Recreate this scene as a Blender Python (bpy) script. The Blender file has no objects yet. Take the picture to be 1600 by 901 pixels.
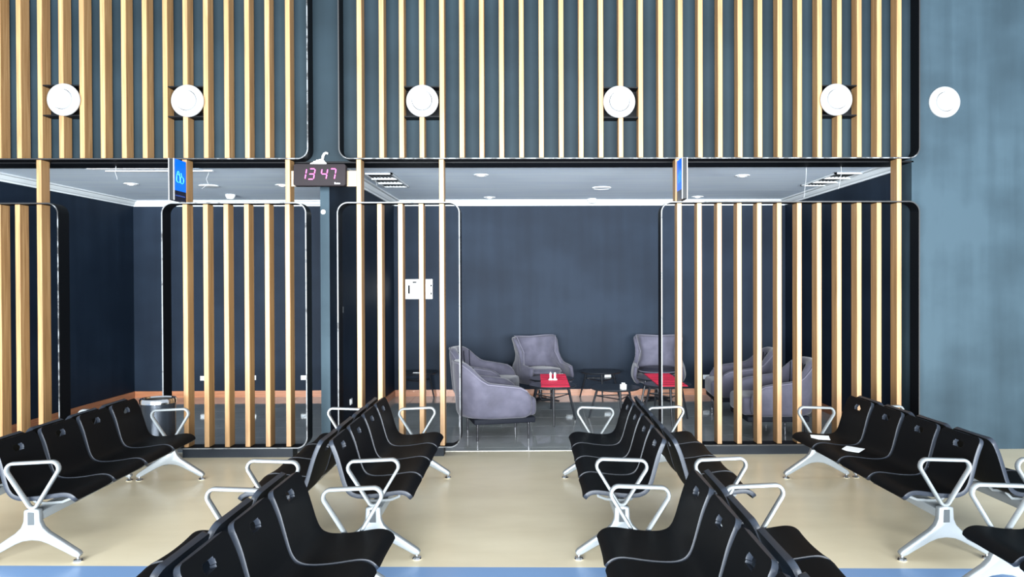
import bpy, bmesh, math, random
from mathutils import Vector, Matrix
R = math.radians
random.seed(7)
scn = bpy.context.scene
COL = scn.collection

# ------------------------------------------------------------------ camera
F_PX, H = 1190.0, 1.75
cam_d = bpy.data.cameras.new('camera'); cam = bpy.data.objects.new('camera', cam_d); COL.objects.link(cam)
cam_d.sensor_fit = 'HORIZONTAL'; cam_d.sensor_width = 36.0
cam_d.lens = F_PX * 36.0 / 1600.0
cam_d.shift_x = -(847.0 - 800.0) / 1600.0
cam_d.shift_y = 0.0
cam.matrix_world = Matrix.Translation((0, 0, H)) @ Matrix.Rotation(R(-0.74), 4, 'Z') @ Matrix.Rotation(R(90 - 0.45), 4, 'X') @ Matrix.Rotation(R(-0.2), 4, 'Z')
cam_d.clip_start = 0.05
scn.camera = cam

# ------------------------------------------------------------------ light
w = bpy.data.worlds.new('world'); scn.world = w; w.use_nodes = True
bg = w.node_tree.nodes['Background']; bg.inputs[0].default_value = (0.80, 0.90, 1.0, 1); bg.inputs[1].default_value = 0.30
# daylight through the tall glazing on the other side of the hall, behind the photographer
ld = bpy.data.lights.new('window_daylight', 'AREA'); ld.shape = 'RECTANGLE'; ld.size = 15; ld.size_y = 3.1
ld.energy = 5200; ld.color = (0.91, 0.965, 1.0)
lo = bpy.data.objects.new('window_daylight', ld); COL.objects.link(lo)
lo.location = (0, -7.0, 1.65); lo.rotation_euler = (R(90), 0, 0)
vs = scn.view_settings
vs.view_transform = 'Standard'; vs.look = 'None'; vs.gamma = 1.0; vs.use_curve_mapping = False
vs.exposure = 1.55

# ------------------------------------------------------------------ materials
def new_mat(name, color=(0.5, 0.5, 0.5), rough=0.5, metal=0.0, spec=0.5, emit=None, estr=0.0, sheen=0.0):
    m = bpy.data.materials.new(name); m.use_nodes = True
    b = m.node_tree.nodes['Principled BSDF']
    b.inputs['Base Color'].default_value = (*color, 1)
    b.inputs['Roughness'].default_value = rough
    b.inputs['Metallic'].default_value = metal
    b.inputs['Specular IOR Level'].default_value = spec
    if sheen: b.inputs['Sheen Weight'].default_value = sheen; b.inputs['Sheen Roughness'].default_value = 0.4
    if emit: b.inputs['Emission Color'].default_value = (*emit, 1); b.inputs['Emission Strength'].default_value = estr
    return m

def noise_color(m, stops, scale=(1, 1, 1), nscale=5.0, detail=4.0, rough=0.55, bump=0.0, rough_var=None, dist=0.0, coords='Object'):
    nt = m.node_tree; b = nt.nodes['Principled BSDF']
    tc = nt.nodes.new('ShaderNodeTexCoord'); mp = nt.nodes.new('ShaderNodeMapping')
    mp.inputs['Scale'].default_value = scale
    if coords == 'World':
        g = nt.nodes.new('ShaderNodeNewGeometry'); nt.links.new(g.outputs['Position'], mp.inputs[0])
    else:
        nt.links.new(tc.outputs[coords], mp.inputs[0])
    n = nt.nodes.new('ShaderNodeTexNoise'); n.inputs['Scale'].default_value = nscale; n.inputs['Detail'].default_value = detail
    n.inputs['Roughness'].default_value = rough; n.inputs['Distortion'].default_value = dist
    nt.links.new(mp.outputs[0], n.inputs['Vector'])
    r = nt.nodes.new('ShaderNodeValToRGB'); cr = r.color_ramp
    while len(cr.elements) < len(stops): cr.elements.new(0.5)
    for e, (p, c) in zip(cr.elements, stops): e.position = p; e.color = (*c, 1)
    nt.links.new(n.outputs['Fac'], r.inputs[0]); nt.links.new(r.outputs[0], b.inputs['Base Color'])
    if bump:
        bp = nt.nodes.new('ShaderNodeBump'); bp.inputs['Strength'].default_value = bump; bp.inputs['Distance'].default_value = 0.01
        nt.links.new(n.outputs['Fac'], bp.inputs['Height']); nt.links.new(bp.outputs[0], b.inputs['Normal'])
    return n, r

M = {}
def wood(name, c0, c1, c2, rough=0.45):
    m = new_mat(name, c1, rough)
    noise_color(m, [(0.30, c0), (0.52, c1), (0.72, c2)], scale=(26, 26, 0.9), nscale=1.6, detail=5, dist=0.6, coords='World')
    return m
M['wood'] = wood('oak_slat_wood', (0.185, 0.096, 0.036), (0.265, 0.148, 0.060), (0.345, 0.212, 0.098))
M['wood_board'] = wood('pale_board_wood', (0.24, 0.16, 0.09), (0.30, 0.21, 0.125), (0.35, 0.25, 0.15))
m = new_mat('baseboard_wood', (0.33, 0.12, 0.05), 0.35)
noise_color(m, [(0.3, (0.28, 0.10, 0.04)), (0.55, (0.40, 0.155, 0.07)), (0.75, (0.46, 0.20, 0.10))], scale=(1.2, 1.2, 40), nscale=2.0, coords='World'); M['base'] = m

def paint(name, dark, mid, light, rough=0.6):
    # slate paint rolled on in uneven patches: broad horizontal laps plus vertical streaks
    m = new_mat(name, mid, rough, spec=0.12)
    nt = m.node_tree; b = nt.nodes['Principled BSDF']
    g = nt.nodes.new('ShaderNodeNewGeometry')
    def nz(scale, ns, det, rg):
        mp = nt.nodes.new('ShaderNodeMapping'); mp.inputs['Scale'].default_value = scale
        nt.links.new(g.outputs['Position'], mp.inputs[0])
        n = nt.nodes.new('ShaderNodeTexNoise'); n.inputs['Scale'].default_value = ns; n.inputs['Detail'].default_value = det; n.inputs['Roughness'].default_value = rg
        nt.links.new(mp.outputs[0], n.inputs['Vector']); return n
    a = nz((0.7, 0.7, 1.1), 1.1, 6, 0.5); c = nz((5.0, 5.0, 0.35), 1.0, 3, 0.5)
    mx = nt.nodes.new('ShaderNodeMath'); mx.operation = 'MULTIPLY_ADD'; mx.inputs[1].default_value = 0.35
    nt.links.new(c.outputs['Fac'], mx.inputs[0])
    mul = nt.nodes.new('ShaderNodeMath'); mul.operation = 'MULTIPLY'; mul.inputs[1].default_value = 0.65
    nt.links.new(a.outputs['Fac'], mul.inputs[0]); nt.links.new(mul.outputs[0], mx.inputs[2])
    r = nt.nodes.new('ShaderNodeValToRGB'); cr = r.color_ramp; cr.elements.new(0.5)
    for e, (p, col) in zip(cr.elements, [(0.40, dark), (0.5, mid), (0.60, light)]): e.position = p; e.color = (*col, 1)
    nt.links.new(mx.outputs[0], r.inputs[0]); nt.links.new(r.outputs[0], b.inputs['Base Color'])
    return m
M['wall'] = paint('slat_shaded_wall_paint', (0.0056, 0.0120, 0.0165), (0.0076, 0.0155, 0.0212), (0.0100, 0.0195, 0.0262))  # header wall: shade among the slats is put into this darker colour
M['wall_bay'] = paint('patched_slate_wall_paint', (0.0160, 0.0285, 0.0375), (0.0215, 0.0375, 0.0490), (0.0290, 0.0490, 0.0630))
M['lounge_wall'] = paint('dark_slate_lounge_paint', (0.0052, 0.0105, 0.0205), (0.0070, 0.0136, 0.0255), (0.0098, 0.0180, 0.0325))
m = new_mat('ceiling_paint', (0.60, 0.63, 0.67), 0.8)
noise_color(m, [(0.35, (0.70, 0.81, 0.94)), (0.65, (0.78, 0.89, 0.98))], scale=(0.5, 4, 1), nscale=1.3, coords='World'); M['ceiling'] = m
M['cornice'] = new_mat('white_cornice_plaster', (0.62, 0.66, 0.68), 0.6)
M['nozzle'] = new_mat('white_nozzle_enamel', (0.34, 0.35, 0.355), 0.4)
M['lamp'] = new_mat('lit_lamp_glass', (0.8, 0.8, 0.8), 0.4, emit=(1, 1, 1), estr=0.3)
M['wirewhite'] = new_mat('dusty_white_cable', (0.3, 0.31, 0.32), 0.6)
M['black'] = new_mat('black_painted_steel', (0.0022, 0.0026, 0.0034), 0.5, spec=0.1)
M['plinth'] = new_mat('dark_slate_plinth_paint', (0.0075, 0.0105, 0.0150), 0.5, spec=0.15)

def worn(name, bias, xfade=None, axis='X'):
    # black paint chipped off a pale steel edge; bias sets how much is bare
    m = new_mat(name, (0.8, 0.8, 0.8), 0.5)
    n, r = noise_color(m, [(0.40, (0.003, 0.0035, 0.0045)), (0.50, (0.115, 0.122, 0.128))], scale=(1, 1, 1), nscale=9.0, detail=6, rough=0.7, coords='World')
    nt = m.node_tree
    ad = nt.nodes.new('ShaderNodeMath'); ad.operation = 'ADD'; ad.inputs[1].default_value = bias
    nt.links.new(n.outputs['Fac'], ad.inputs[0]); src = ad
    if xfade:
        g = nt.nodes.new('ShaderNodeNewGeometry'); sp = nt.nodes.new('ShaderNodeSeparateXYZ'); nt.links.new(g.outputs['Position'], sp.inputs[0])
        mr = nt.nodes.new('ShaderNodeMapRange'); mr.inputs['From Min'].default_value = xfade[0]; mr.inputs['From Max'].default_value = xfade[1]
        mr.inputs['To Min'].default_value = xfade[2]; mr.inputs['To Max'].default_value = xfade[3]
        nt.links.new(sp.outputs[axis], mr.inputs['Value'])
        a2 = nt.nodes.new('ShaderNodeMath'); a2.operation = 'ADD'; nt.links.new(ad.outputs[0], a2.inputs[0]); nt.links.new(mr.outputs[0], a2.inputs[1]); src = a2
    nt.links.new(src.outputs[0], r.inputs[0])
    return m
M['worn'] = worn('chipped_pale_edge', 0.03)
M['worn_left'] = worn('mostly_black_edge', -0.25, (-4.95, -4.78, 0.0, 0.20))
M['worn_upper'] = worn('patchy_chipped_edge', -0.06, (3.03, 3.12, 0.0, -0.3), 'Z')
M['worn_upper_left'] = worn('patchy_chipped_edge_left', -0.3, (-4.0, -2.6, 0.0, 0.25))
M['worn_right'] = worn('chipped_edge_fading_to_black', 0.05, (1.55, 2.3, 0.0, -0.5))

m = new_mat('beige_vinyl_floor', (0.52, 0.43, 0.28), 0.28, spec=0.35)
noise_color(m, [(0.3, (0.66, 0.57, 0.395)), (0.7, (0.75, 0.66, 0.47))], scale=(1, 2.2, 1), nscale=1.4, detail=5, coords='World'); M['vinyl'] = m
M['blue_vinyl'] = new_mat('pale_blue_vinyl_floor', (0.17, 0.29, 0.50), 0.3, spec=0.35)
m = new_mat('grey_polished_tile', (0.3, 0.31, 0.3), 0.05, spec=0.6)
noise_color(m, [(0.3, (0.34, 0.36, 0.355)), (0.7, (0.42, 0.44, 0.43))], nscale=2.0, coords='World'); M['tile'] = m
M['grout'] = new_mat('pale_grout', (0.45, 0.45, 0.44), 0.8)
M['strip'] = new_mat('pale_threshold_strip', (0.8, 0.78, 0.7), 0.4)
M['seat'] = new_mat('black_seat_plastic', (0.0022, 0.0027, 0.0034), 0.55, spec=0.05)
M['rim'] = new_mat('blue_grey_seat_edge', (0.0155, 0.0195, 0.0275), 0.42, spec=0.2)
M['silver'] = new_mat('satin_silver_paint', (0.185, 0.203, 0.212), 0.30, metal=0.15)
M['badge'] = new_mat('grey_plastic_cap', (0.045, 0.052, 0.056), 0.45, spec=0.2)
M['chrome'] = new_mat('chrome', (0.75, 0.76, 0.78), 0.12, metal=1.0)
M['dchrome'] = new_mat('dark_polished_steel', (0.10, 0.10, 0.11), 0.2, metal=0.8)
m = new_mat('grey_mauve_velvet', (0.14, 0.125, 0.155), 0.85, sheen=0.25)
noise_color(m, [(0.30, (0.052, 0.050, 0.072)), (0.52, (0.070, 0.068, 0.098)), (0.74, (0.096, 0.092, 0.128))], nscale=5, detail=3, dist=0.3); M['velvet'] = m
M['piping'] = new_mat('pale_velvet_piping', (0.12, 0.115, 0.155), 0.8, sheen=0.15)
M['chairbase'] = new_mat('charcoal_chair_base', (0.011, 0.0125, 0.018), 0.7, spec=0.1)
M['cushion'] = new_mat('dark_navy_cushion', (0.018, 0.018, 0.028), 0.45)
M['lacquer'] = new_mat('black_lacquer', (0.012, 0.014, 0.018), 0.28)
m = new_mat('red_ribbed_runner', (0.5, 0.006, 0.03), 0.7); M['red'] = m
nt = m.node_tree; g_ = nt.nodes.new('ShaderNodeNewGeometry'); wv = nt.nodes.new('ShaderNodeTexWave'); wv.bands_direction = 'Y'; wv.inputs['Scale'].default_value = 1.9
nt.links.new(g_.outputs['Position'], wv.inputs['Vector'])
rr = nt.nodes.new('ShaderNodeValToRGB'); rr.color_ramp.elements[0].position = 0.08; rr.color_ramp.elements[0].color = (0.42, 0.006, 0.03, 1); rr.color_ramp.elements[1].position = 0.3; rr.color_ramp.elements[1].color = (0.85, 0.012, 0.075, 1)
nt.links.new(wv.outputs['Fac'], rr.inputs[0]); nt.links.new(rr.outputs[0], nt.nodes['Principled BSDF'].inputs['Base Color'])
M['white'] = new_mat('white_plastic', (0.86, 0.88, 0.88), 0.35)
M['darkslot'] = new_mat('dark_slot', (0.0035, 0.0042, 0.005), 0.6, spec=0.1)
m = new_mat('crumpled_foil', (0.75, 0.75, 0.75), 0.22, metal=1.0)
noise_color(m, [(0.3, (0.5, 0.5, 0.5)), (0.7, (0.85, 0.85, 0.85))], nscale=30, bump=1.0); M['foil'] = m
M['clock'] = new_mat('grey_brown_clock_case', (0.0185, 0.0152, 0.0165), 0.6, spec=0.05)
M['led'] = new_mat('pink_led', (0.6, 0.05, 0.3), 0.4, emit=(1.0, 0.09, 0.42), estr=0.55)
M['foam'] = new_mat('white_foam_filler', (0.88, 0.88, 0.86), 0.9)
M['blue'] = new_mat('blue_backlit_panel', (0.0, 0.07, 0.45), 0.35, emit=(0.0, 0.17, 1.0), estr=0.22)
M['icon'] = new_mat('pale_cyan_backlit_line', (0.1, 0.6, 0.9), 0.4, emit=(0.08, 0.55, 1.0), estr=0.25)
M['navy'] = new_mat('black_navy_panel', (0.006, 0.007, 0.02), 0.3)
M['navytext'] = new_mat('faint_blue_lettering', (0.02, 0.05, 0.22), 0.4)
M['signedge'] = new_mat('dark_grey_sign_edge', (0.008, 0.0095, 0.0115), 0.4, spec=0.15)
M['bin'] = new_mat('dark_steel_bin', (0.022, 0.029, 0.040), 0.25, metal=0.5)
M['bininside'] = new_mat('black_bin_inside', (0.01, 0.01, 0.01), 0.7)
M['grille'] = new_mat('dark_grille', (0.10, 0.115, 0.125), 0.6)

# ------------------------------------------------------------------ helpers
class MB:
    def __init__(s): s.v = []; s.f = []; s.m = []; s.mats = []
    def mi(s, mat):
        if mat not in s.mats: s.mats.append(mat)
        return s.mats.index(mat)
    def add(s, vs_, fs, mat):
        k = len(s.v); i = s.mi(mat); s.v += [tuple(p) for p in vs_]
        for f in fs: s.f.append([k + a for a in f]); s.m.append(i)
    def box(s, x0, x1, y0, y1, z0, z1, mat, bottom=None, front=None):
        vs_ = [(x0,y0,z0),(x1,y0,z0),(x1,y1,z0),(x0,y1,z0),(x0,y0,z1),(x1,y0,z1),(x1,y1,z1),(x0,y1,z1)]
        fs = [(3,2,1,0),(4,5,6,7),(0,1,5,4),(1,2,6,5),(2,3,7,6),(3,0,4,7)]
        for n, f in enumerate(fs):
            mm = bottom if (n == 0 and bottom) else (front if (n == 2 and front) else mat)
            s.add(vs_, [f], mm) if mm != mat else s.add(vs_, [f], mat)
    def rings(s, rings, mat, closed=True, cap=True, loop=False):
        n = len(rings[0]); vs_ = [p for r in rings for p in r]; fs = []
        k = len(rings)
        for i in range(k if loop else k - 1):
            j = (i + 1) % k
            for a in range(n if closed else n - 1):
                b = (a + 1) % n
                fs.append((i*n+a, i*n+b, j*n+b, j*n+a))
        if cap and not loop:
            fs.append(tuple(reversed(range(n)))); fs.append(tuple((k-1)*n + a for a in range(n)))
        s.add(vs_, fs, mat)
    def tube(s, path, rad, mat, n=8, loop=False, cap=True):
        path = [Vector(p) for p in path]; k = len(path); rings = []
        up = Vector((0, 0, 1)); prev = None
        for i, p in enumerate(path):
            if loop: t = path[(i+1) % k] - path[i-1]
            else: t = path[min(i+1, k-1)] - path[max(i-1, 0)]
            t.normalize()
            if prev is None:
                a = t.cross(up)
                if a.length < 0.05: a = t.cross(Vector((1, 0, 0)))
            else:
                a = prev - t * prev.dot(t)
            a.normalize(); prev = a; b = t.cross(a)
            r = rad[i] if isinstance(rad, (list, tuple)) else rad
            rings.append([p + a * (r * math.cos(2*math.pi*q/n)) + b * (r * math.sin(2*math.pi*q/n)) for q in range(n)])
        s.rings(rings, mat, cap=cap, loop=loop)
    def lathe(s, prof, mat, n=32, axis='Z', org=(0, 0, 0), cap=True):
        rings = []
        for r, h in prof:
            ring = []
            for q in range(n):
                a = 2*math.pi*q/n; c, d = r*math.cos(a), r*math.sin(a)
                if axis == 'Z': ring.append((org[0]+c, org[1]+d, org[2]+h))
                else: ring.append((org[0]+c, org[1]+h, org[2]+d))      # axis along Y
            rings.append(ring)
        s.rings(rings, mat, cap=cap)
    def prism(s, poly, y0, y1, mat, front=None):
        # poly in (x,z), extruded along y
        n = len(poly)
        vs_ = [(x, y0, z) for x, z in poly] + [(x, y1, z) for x, z in poly]
        s.add(vs_, [tuple(range(n))], front or mat)
        s.add(vs_, [tuple(reversed(range(n, 2*n)))] + [(a, n+a, n+(a+1) % n, (a+1) % n) for a in range(n)], mat)
    def mesh(s, name, smooth=None, weld=True):
        me = bpy.data.meshes.new(name); me.from_pydata(s.v, [], s.f)
        for mt in s.mats: me.materials.append(M[mt])
        me.polygons.foreach_set('material_index', s.m)
        bm = bmesh.new(); bm.from_mesh(me)
        if weld: bmesh.ops.remove_doubles(bm, verts=bm.verts, dist=1e-5)
        bmesh.ops.recalc_face_normals(bm, faces=bm.faces)
        bm.to_mesh(me); bm.free()
        if smooth is not None:
            me.polygons.foreach_set('use_smooth', [True]*len(me.polygons)); me.set_sharp_from_angle(angle=R(smooth))
        me.update(); return me
    def obj(s, name, parent=None, smooth=None): return link(name, s.mesh(name, smooth), parent)

def link(name, me, parent=None, loc=None, rot=None):
    o = bpy.data.objects.new(name, me); COL.objects.link(o)
    if parent: o.parent = parent
    if loc: o.location = loc
    if rot: o.rotation_euler = rot
    return o
def tag(o, label, cat, group=None):
    o['label'] = label; o['category'] = cat
    if group: o['group'] = group
    return o
def thing(name, label, cat, loc=(0, 0, 0), rz=0.0, group=None):
    o = bpy.data.objects.new(name, None); COL.objects.link(o); o.location = loc; o.rotation_euler = (0, 0, rz)
    o.empty_display_size = 0.1
    return tag(o, label, cat, group)
def struct(name, mb, smooth=None):
    o = mb.obj(name, None, smooth); o['kind'] = 'structure'; return o
def bake(mb, name, mods, smooth=None):
    """build a mesh, run modifiers on it once and return the evaluated mesh"""
    me = mb.mesh(name + '_src'); o = bpy.data.objects.new(name + '_src', me); COL.objects.link(o)
    for kind, kw in mods:
        md = o.modifiers.new(kind, kind)
        for k, v in kw.items(): setattr(md, k, v)
    dg = bpy.context.evaluated_depsgraph_get(); dg.update()
    out = bpy.data.meshes.new_from_object(o.evaluated_get(dg)); out.name = name
    bpy.data.objects.remove(o); bpy.data.meshes.remove(me)
    if smooth is not None:
        out.polygons.foreach_set('use_smooth', [True]*len(out.polygons)); out.set_sharp_from_angle(angle=R(smooth))
    return out
def bevel_box(name, x0, x1, y0, y1, z0, z1, mat, w_=0.01, seg=2, smooth=40):
    mb = MB(); mb.box(x0, x1, y0, y1, z0, z1, mat)
    return bake(mb, name, [('BEVEL', dict(width=w_, segments=seg, limit_method='ANGLE'))], smooth)
def fillet(pts, rad, seg=6, closed=True):
    """round the corners of a 2-D polyline"""
    out = []; n = len(pts)
    for i, p in enumerate(pts):
        p = Vector(p); r = rad[i] if isinstance(rad, (list, tuple)) else rad
        if (not closed and i in (0, n-1)) or r <= 0: out.append(tuple(p)); continue
        a = (Vector(pts[i-1]) - p).normalized(); b = (Vector(pts[(i+1) % n]) - p).normalized()
        half = a.angle(b) / 2; d = r / math.tan(half); c = p + (a + b).normalized() * (r / math.sin(half))
        s0 = p + a*d - c; s1 = p + b*d - c
        for k in range(seg + 1):
            t = k / seg; v = s0.lerp(s1, t); v = v.normalized() * r; out.append(tuple(c + v))
    return out
def smoothstep(a, b, x):
    t = max(0.0, min(1.0, (x - a) / (b - a))); return t*t*(3 - 2*t)

# ------------------------------------------------------------------ measures of the place
YF, SD = 7.70, 0.14            # slat front plane, slat depth
YW = 7.86                      # face of the hall wall
YB = 11.78                     # back wall of the lounges
XL, XP0, XP1, XR = -6.12, -2.228, -2.132, 3.93
ZC = 3.02                      # lounge ceiling
ZU, ZLT, ZLB = 2.995, 2.565, 0.10   # bottom of upper frames, top and bottom of lower frames

# ------------------------------------------------------------------ setting
mb = MB(); mb.add([(-9, 4.945, 0), (9, 4.395, 0), (9, YW + 0.06, 0), (-9, YW + 0.06, 0)], [(0, 1, 2, 3)], 'vinyl'); struct('floor', mb)
mb = MB(); mb.add([(-9, -4, 0), (9, -4, 0), (9, 4.395, 0), (-9, 4.945, 0)], [(0, 1, 2, 3)], 'blue_vinyl'); struct('floor_blue_band', mb)
mb = MB(); mb.add([(-9, YW + 0.06, -0.004), (9, YW + 0.06, -0.004), (9, YB + 0.2, -0.004), (-9, YB + 0.2, -0.004)], [(0, 1, 2, 3)], 'grout'); lf = struct('floor_lounge', mb)
TS = 0.6
tile_cache = {}
y = YW + 0.065; ys = [y]; y = 8.68
while y < YB: ys.append(y); y += TS
ys.append(YB); ys = sorted(set(ys))
xs = [XL]; x = -6.0
while x < XR: xs.append(x); x += TS
xs.append(XR)
ys = [ys[0]] + [a for a in [8.08] if a > ys[0]] + ys[1:]
for i in range(len(xs) - 1):
    for j in range(len(ys) - 1):
        wx, wy = xs[i+1] - xs[i] - 0.004, ys[j+1] - ys[j] - 0.004
        k = (round(wx, 4), round(wy, 4))
        if k not in tile_cache:
            t = MB(); t.box(-wx/2, wx/2, -wy/2, wy/2, -0.0038, 0.0, 'tile'); tile_cache[k] = t.mesh('tile')
        link('tile', tile_cache[k], lf, loc=((xs[i]+xs[i+1])/2, (ys[j]+ys[j+1])/2, 0))
mb = MB(); mb.box(XL, XR, YW + 0.045, YW + 0.075, -0.002, 0.003, 'strip'); struct('trim_1', mb)

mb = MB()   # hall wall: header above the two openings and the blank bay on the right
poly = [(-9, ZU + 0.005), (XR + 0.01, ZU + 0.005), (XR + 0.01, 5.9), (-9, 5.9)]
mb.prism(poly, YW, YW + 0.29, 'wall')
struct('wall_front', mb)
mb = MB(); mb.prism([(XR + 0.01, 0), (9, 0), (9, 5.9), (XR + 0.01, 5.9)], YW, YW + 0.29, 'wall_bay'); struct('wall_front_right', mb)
mb = MB(); mb.box(-9, XR + 0.03, YW - 0.0, YW + 0.33, ZU - 0.012, ZU + 0.004, 'black'); struct('trim_2', mb)
mb = MB(); mb.box(-9, 9, YB, YB + 0.15, 0, ZC + 0.1, 'lounge_wall'); struct('wall_back', mb)
mb = MB(); mb.box(XL - 0.12, XL, YW, YB, 0, ZC + 0.1, 'lounge_wall'); struct('wall_left', mb)
mb = MB(); mb.box(XR, XR + 0.12, YW + 0.29, YB, 0, ZC + 0.1, 'lounge_wall'); struct('wall_right', mb)
mb = MB(); mb.box(XP0, XP1, 8.05, YB, 0, ZC, 'lounge_wall', front='wall_bay'); struct('wall_partition', mb)  # same paint all round; window light on the end is painted as lighter colour
mb = MB(); mb.box(XL - 0.1, XR + 0.1, YW + 0.29, YB + 0.1, ZC, ZC + 0.08, 'ceiling'); struct('ceiling', mb)
# cornices, swept profile (distance from wall, height)
prof = [(0, 2.935), (0.018, 2.935), (0.022, 2.952), (0.045, 2.962), (0.065, 2.985), (0.072, 3.0), (0.105, 3.004), (0.11, ZC), (0, ZC)]
def cornice(name, a, b, nrm):
    mb = MB(); ra = [(a[0] + nrm[0]*d, a[1] + nrm[1]*d, z) for d, z in prof]; rb = [(b[0] + nrm[0]*d, b[1] + nrm[1]*d, z) for d, z in prof]
    mb.rings([ra, rb], 'cornice'); return struct(name, mb)
Y0 = YW + 0.33
cornice('trim_3', (XL, YB), (XP0, YB), (0, -1)); cornice('trim_4', (XP1, YB), (XR, YB), (0, -1))
cornice('trim_5', (XL, Y0), (XL, YB), (1, 0)); cornice('trim_6', (XP0, Y0), (XP0, YB), (-1, 0))
cornice('trim_7', (XP1, Y0), (XP1, YB), (1, 0)); cornice('trim_8', (XR, Y0 - 0.02), (XR, YB), (-1, 0))
def base(name, x0, x1, y0, y1):
    mb = MB(); mb.box(x0, x1, y0, y1, 0.0, 0.10, 'base'); struct(name, mb)
base('baseboard_back_left', XL, XP0, YB - 0.015, YB); base('baseboard_back_right', XP1, XR, YB - 0.015, YB)
base('baseboard_left', XL, XL + 0.015, Y0, YB - 0.015); base('baseboard_partition', XP1, XP1 + 0.015, 8.07, YB - 0.015)
base('baseboard_right', XR - 0.015, XR, Y0, YB - 0.015)

# ------------------------------------------------------------------ slat screens
def band_frame(name, parent, x0, x1, z0, z1, edge, rad=0.11, th=0.012, y0=YF - 0.02, y1=YF + 0.16):
    out = fillet([(x0, z0), (x1, z0), (x1, z1), (x0, z1)], rad, 8)
    inn = fillet([(x0+th, z0+th), (x1-th, z0+th), (x1-th, z1-th), (x0+th, z1-th)], rad - th, 8)
    n = len(out); mb = MB()
    o0 = [(x, y0, z) for x, z in out]; o1 = [(x, y1, z) for x, z in out]; i0 = [(x, y0, z) for x, z in inn]; i1 = [(x, y1, z) for x, z in inn]
    allv = o0 + o1 + i0 + i1
    for a in range(n):
        b = (a + 1) % n
        mb.add(allv, [(a, b, 2*n+b, 2*n+a)], edge)
        mb.add(allv, [(a, n+a, n+b, b), (2*n+a, 2*n+b, 3*n+b, 3*n+a), (n+a, 3*n+a, 3*n+b, n+b)], 'black')
    return mb.obj(name, parent, 50)
slat_cache = {}
def slat(parent, x, z0, z1, name='slat', y0=YF, d=SD, w_=0.048):
    k = (round(z1 - z0, 3), d)
    if k not in slat_cache:
        t = MB(); h = (z1 - z0) / 2; t.box(-w_/2, w_/2, 0, d, -h, h, 'wood')
        slat_cache[k] = bake(t, 'slat', [('BEVEL', dict(width=0.003, segments=1))])
    return link(name, slat_cache[k], parent, loc=(x, y0, (z0 + z1) / 2))
ZTOP = 5.35
U1 = [-5.95, -5.742, -5.535, -5.332, -5.129, -4.919, -4.709, -4.503, -4.296, -4.086, -3.878, -3.674, -3.473, -3.269, -3.061, -2.857, -2.655, -2.450]
U2 = [-1.733, -1.511, -1.309, -1.106, -0.903, -0.703, -0.503, -0.303, -0.102, 0.098, 0.299, 0.5, 0.701, 0.902, 1.103, 1.305, 1.506, 1.708, 1.91, 2.112, 2.314, 2.516, 2.718, 2.921, 3.123, 3.326, 3.529, 3.733]
NOZ = [(-4.669, 3.590), (-3.440, 3.577), (-1.097, 3.576), (0.883, 3.566), (3.080, 3.587)]
def upper_screen(label, x0, x1, xs_, edge):
    t = thing('slat_screen', label, 'slat screen', (0, 0, 0))
    band_frame('frame', t, x0, x1, ZU, ZTOP, edge)
    for x in xs_:
        cut = [nz for nz in NOZ if abs(nz[0] - x) < 0.09]
        if cut:
            zc = cut[0][1]
            slat(t, x, ZU + 0.016, zc - 0.150); slat(t, x, zc + 0.150, ZTOP - 0.016)
            l = max(a for a in xs_ if a < x - 0.1) + 0.024; r = min(a for a in xs_ if a > x + 0.1) - 0.024
            for s in (-1, 1):
                mb = MB(); mb.box(l, r, YF + 0.004, YF + SD + 0.015, zc + s*0.150 - 0.006, zc + s*0.150 + 0.006, 'black'); mb.obj('recess_plate', t)
            mb = MB(); mb.box(l, r, YF + SD + 0.008, YF + SD + 0.018, zc - 0.144, zc + 0.144, 'darkslot'); mb.obj('recess_back', t)
        else: slat(t, x, ZU + 0.016, ZTOP - 0.016)
    return t
upper_screen('upper left panel of vertical oak slats holding two round nozzles', -6.35, -2.242, U1, 'worn_upper_left')
upper_screen('wide upper right panel of vertical oak slats holding three round nozzles', -1.941, 3.938, U2, 'worn_upper')
def lower_screen(label, x0, x1, xs_, edge, links, plinth):
    t = thing('slat_screen', label, 'slat screen', (0, 0, 0))
    band_frame('frame', t, x0, x1, ZLB - 0.012, ZLT, edge)
    for x in xs_: slat(t, x, ZLB + 0.004, ZLT - 0.016)
    for x in links: slat(t, x, ZLT, ZU, 'connector_slat')
    mb = MB(); mb.box(plinth[0], plinth[1], YF - 0.005, YF + 0.15, 0, ZLB - 0.012, 'plinth'); mb.obj('plinth', t)
    return t
lower_screen('lower slat panel at the far left edge, cut off by the photo', -6.1, -4.736, [-5.95, -5.75, -5.55, -5.345, -5.154, -4.938], 'worn_left', [-4.938], (-6.0, -4.85))
lower_screen('lower slat panel with six oak slats left of the clock, beside the waste bin', -3.714, -2.266, [-3.487, -3.282, -3.077, -2.872, -2.667, -2.462], 'worn', [-3.487, -2.456], (-3.523, -2.42))
lower_screen('narrow lower slat panel of five oak slats in front of the white electrical box', -1.96, -0.726, [-1.743, -1.537, -1.327, -1.119, -0.912], 'worn', [-1.743, -0.912], (-1.78, -0.9))
lower_screen('wide lower slat panel of twelve oak slats in front of the right armchairs', 1.303, 3.936, [1.493, 1.696, 1.899, 2.102, 2.305, 2.509, 2.713, 2.916, 3.12, 3.324, 3.528, 3.733], 'worn_right', [1.475, 3.733], (1.492, 3.864))

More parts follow.
